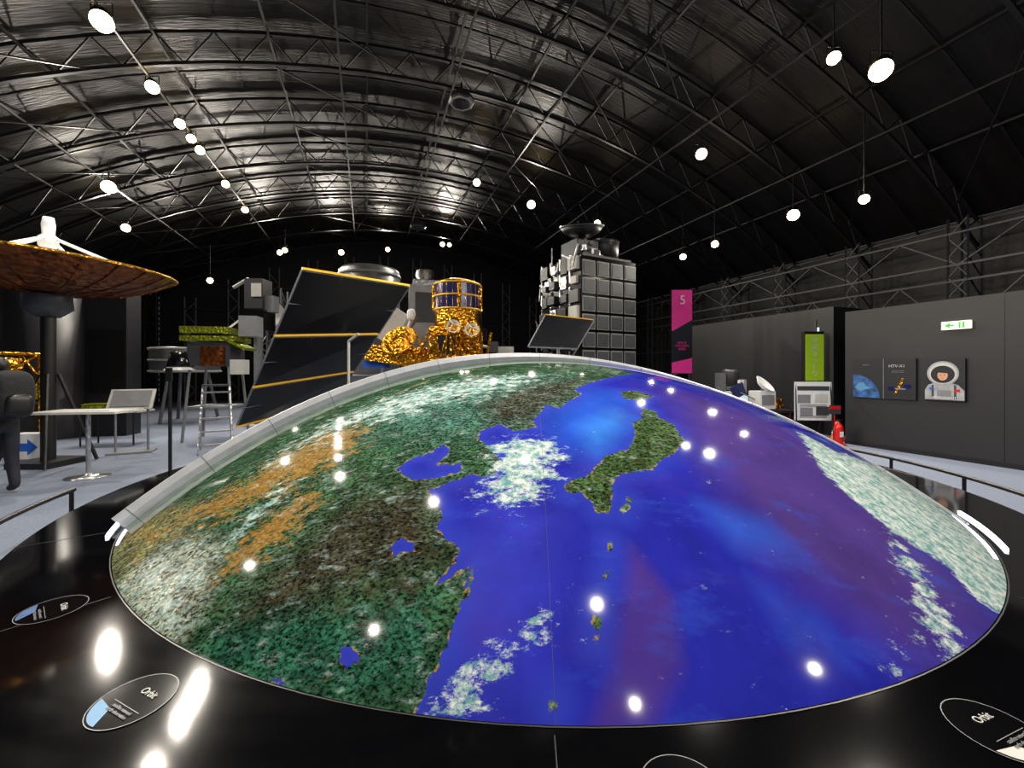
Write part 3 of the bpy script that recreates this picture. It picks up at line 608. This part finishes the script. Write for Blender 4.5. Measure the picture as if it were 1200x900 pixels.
# ---------------- left floor furniture ----------------
b=MB(); b.rev([(0,.0),(.27,.0),(.27,.015),(.05,.035),(.03,.06)],'silver',n=32); b.beam((0,0,.03),(0,0,1.0),.03,'silver',16)
b.box((0,0,1.02),(1.15,.6,.035),'offwhite'); b.box((.25,-.05,1.045),(.3,.2,.015),'white'); b.obj('standing_table',(-6.62,6.4,0),.15)
b=MB(); b.rev([(0,.0),(.16,.0),(.16,.02),(0,.03)],'black',n=24); b.beam((0,0,0),(0,0,1.66),.024,'black',8); b.box((0,-.02,1.6),(.09,.03,.2),'black'); b.obj('sign_pole',(-5.05,6.05,0))
b=MB(); b.box((0,0,1.08),(.7,.03,.5),'offwhite',Euler((-.7,0,0)).to_matrix()); b.box((0,-.03,1.1),(.6,.01,.4),'grey',Euler((-.7,0,0)).to_matrix()); b.beam((-.25,0,0),(-.25,0,1.05),.02,'grey'); b.beam((.25,0,0),(.25,0,1.05),.02,'grey'); b.box((0,0,.02),(.7,.4,.03),'grey'); b.obj('information_lectern',(-7.7,8.3,0),.5)
b=MB(); b.box((0,0,.28),(.5,.25,.46),'white'); b.poly([(-.2,-.13,.2),(.05,-.13,.2),(.05,-.13,.12),(.22,-.13,.27),(.05,-.13,.42),(.05,-.13,.34),(-.2,-.13,.34)],'blue'); b.box((0,0,.02),(.6,.3,.04),'grey'); b.obj('arrow_sign',(-8.5,7.1-.9,0),.1)
b=MB(); b.box((0,0,.74),(1.2,.6,.04),'offwhite') 
for x in(-.5,.5):
    for y in(-.25,.25): b.beam((x,y,0),(x,y,.73),.02,'black')
b.box((-.3,0,.84),(.5,.3,.16),'greenfoil'); b.box((.3,0,.84),(.3,.3,.16),'black'); b.obj('exhibit_table',(-9.0,9.3,0),.2)
# ---------------- person ----------------
def skin(verts,edges,rad,sub=2,root=0):
    me=bpy.data.meshes.new('s'); me.from_pydata(verts,edges,[]); o=bpy.data.objects.new('s',me); COL.objects.link(o)
    md=o.modifiers.new('k','SKIN'); md.use_smooth_shade=True
    for i,r_ in enumerate(rad):
        r_=r_ if isinstance(r_,tuple) else (r_,r_); me.skin_vertices[0].data[i].radius=r_
    me.skin_vertices[0].data[root].use_root=True
    sb=o.modifiers.new('b','SUBSURF'); sb.levels=sub; sb.render_levels=sub
    dg=bpy.context.evaluated_depsgraph_get(); dg.update()
    m2=bpy.data.meshes.new_from_object(o.evaluated_get(dg)); bpy.data.objects.remove(o); return m2
per=empty('person',(-6.82,5.45,0)); per.rotation_euler=(0,0,math.radians(75))
bv=[(0,0,.95),(0,0,1.1),(0,0,1.3),(0,-.01,1.44),(0,0,1.54),(0,.02,1.62),
(-.19,-.01,1.45),(-.25,-.04,1.17),(-.22,.12,.97),(.19,-.01,1.45),(.25,-.04,1.17),(.22,.12,.97),
(-.1,0,.9),(-.12,.04,.5),(-.12,-.02,.1),(-.13,.13,.05),(.1,0,.9),(.12,.02,.5),(.12,-.06,.1),(.13,.09,.05)]
be=[(0,1),(1,2),(2,3),(3,4),(4,5),(3,6),(6,7),(7,8),(3,9),(9,10),(10,11),(0,12),(12,13),(13,14),(14,15),(0,16),(16,17),(17,18),(18,19)]
br=[(.17,.14),(.17,.14),(.19,.14),(.13,.1),.06,.055,.08,.062,.042,.08,.062,.042,.1,.075,.055,.045,.1,.075,.055,.045]
m2=skin(bv,be,br)
for k in('jacket','pants','shoe','skin'): m2.materials.append(MATS[k])
for p in m2.polygons:
    z=p.center.z; x=abs(p.center.x)
    p.material_index=2 if z<.12 else 1 if (z<.9 and x<.2) else 3 if z>1.53 else 0
    p.use_smooth=True
o=bpy.data.objects.new('body',m2); COL.objects.link(o); o.parent=per
b=MB(); b.sell((0,.03,1.71),(.078,.095,.12),'skin',1,28); b.sell((0,.01,1.735),(.086,.1,.11),'hair',1,24); b.beam((0,.115,1.73),(0,.14,1.69),.012,'skin',8,.018)
for x in(-1,1): b.sell((x*.08,.02,1.705),(.012,.02,.032),'skin',1,10); b.sell((x*.03,.112,1.725),(.013,.01,.008),'white',1,10); b.sell((x*.03,.12,1.725),(.005,.005,.005),'black',1,8)
b.sell((0,.117,1.655),(.025,.01,.006),'red',1,10); b.obj('head',parent=per)
b=MB(); b.sell((0,-.25,1.34),(.19,.16,.32),'jacket',.6,28); b.sell((0,-.4,1.2),(.13,.07,.15),'black',.6,20)
for x in(-.12,.12): b.beam((x,-.15,1.5),(x,.06,1.52),.022,'black',8); b.beam((x,.06,1.52),(x,.14,1.35),.022,'black',8); b.beam((x,.14,1.35),(x*1.2,-.1,1.08),.018,'black',8)
b.obj('backpack',parent=per)
for s in(-1,1):
    hv=[(s*.22,.13,.96),(s*.22,.18,.93)];he=[(0,1)];hr=[.026,(.03,.02)]
    for k in range(4):
        ln=[.03,.034,.032,.025][k]; x0=s*.22+(k-1.5)*.019; i=len(hv)
        hv+=[(x0,.205,.915),(x0,.205+ln*.8,.895),(x0,.21+ln*1.2,.865)]; he+=[(1,i),(i,i+1),(i+1,i+2)]; hr+=[.01,.009,.007]
    i=len(hv); hv+=[(s*.22-s*.035,.175,.92),(s*.22-s*.04,.2,.9)]; he+=[(0,i),(i,i+1)]; hr+=[.011,.008]
    m2=skin(hv,he,hr,1); m2.materials.append(MATS['skin']); o=bpy.data.objects.new('hand',m2); COL.objects.link(o); o.parent=per
for o in bpy.data.objects:
    if o.name=='arrow_sign': o.location=(-8.85,7.55,0)
# ---------------- world, camera ----------------
W=bpy.data.worlds.new('world'); S.world=W; W.use_nodes=True; bg=W.node_tree.nodes['Background']; bg.inputs[0].default_value=(.75,.82,1,1); bg.inputs[1].default_value=.3
cam=bpy.data.cameras.new('camera'); cam.lens=14.4; cam.sensor_width=36; cam.shift_y=-.0125; cam.clip_start=.05
co=bpy.data.objects.new('camera',cam); COL.objects.link(co); co.location=(0,0,1.65); co.rotation_euler=(math.pi/2,0,0); S.camera=co
S.view_settings.view_transform='Standard'
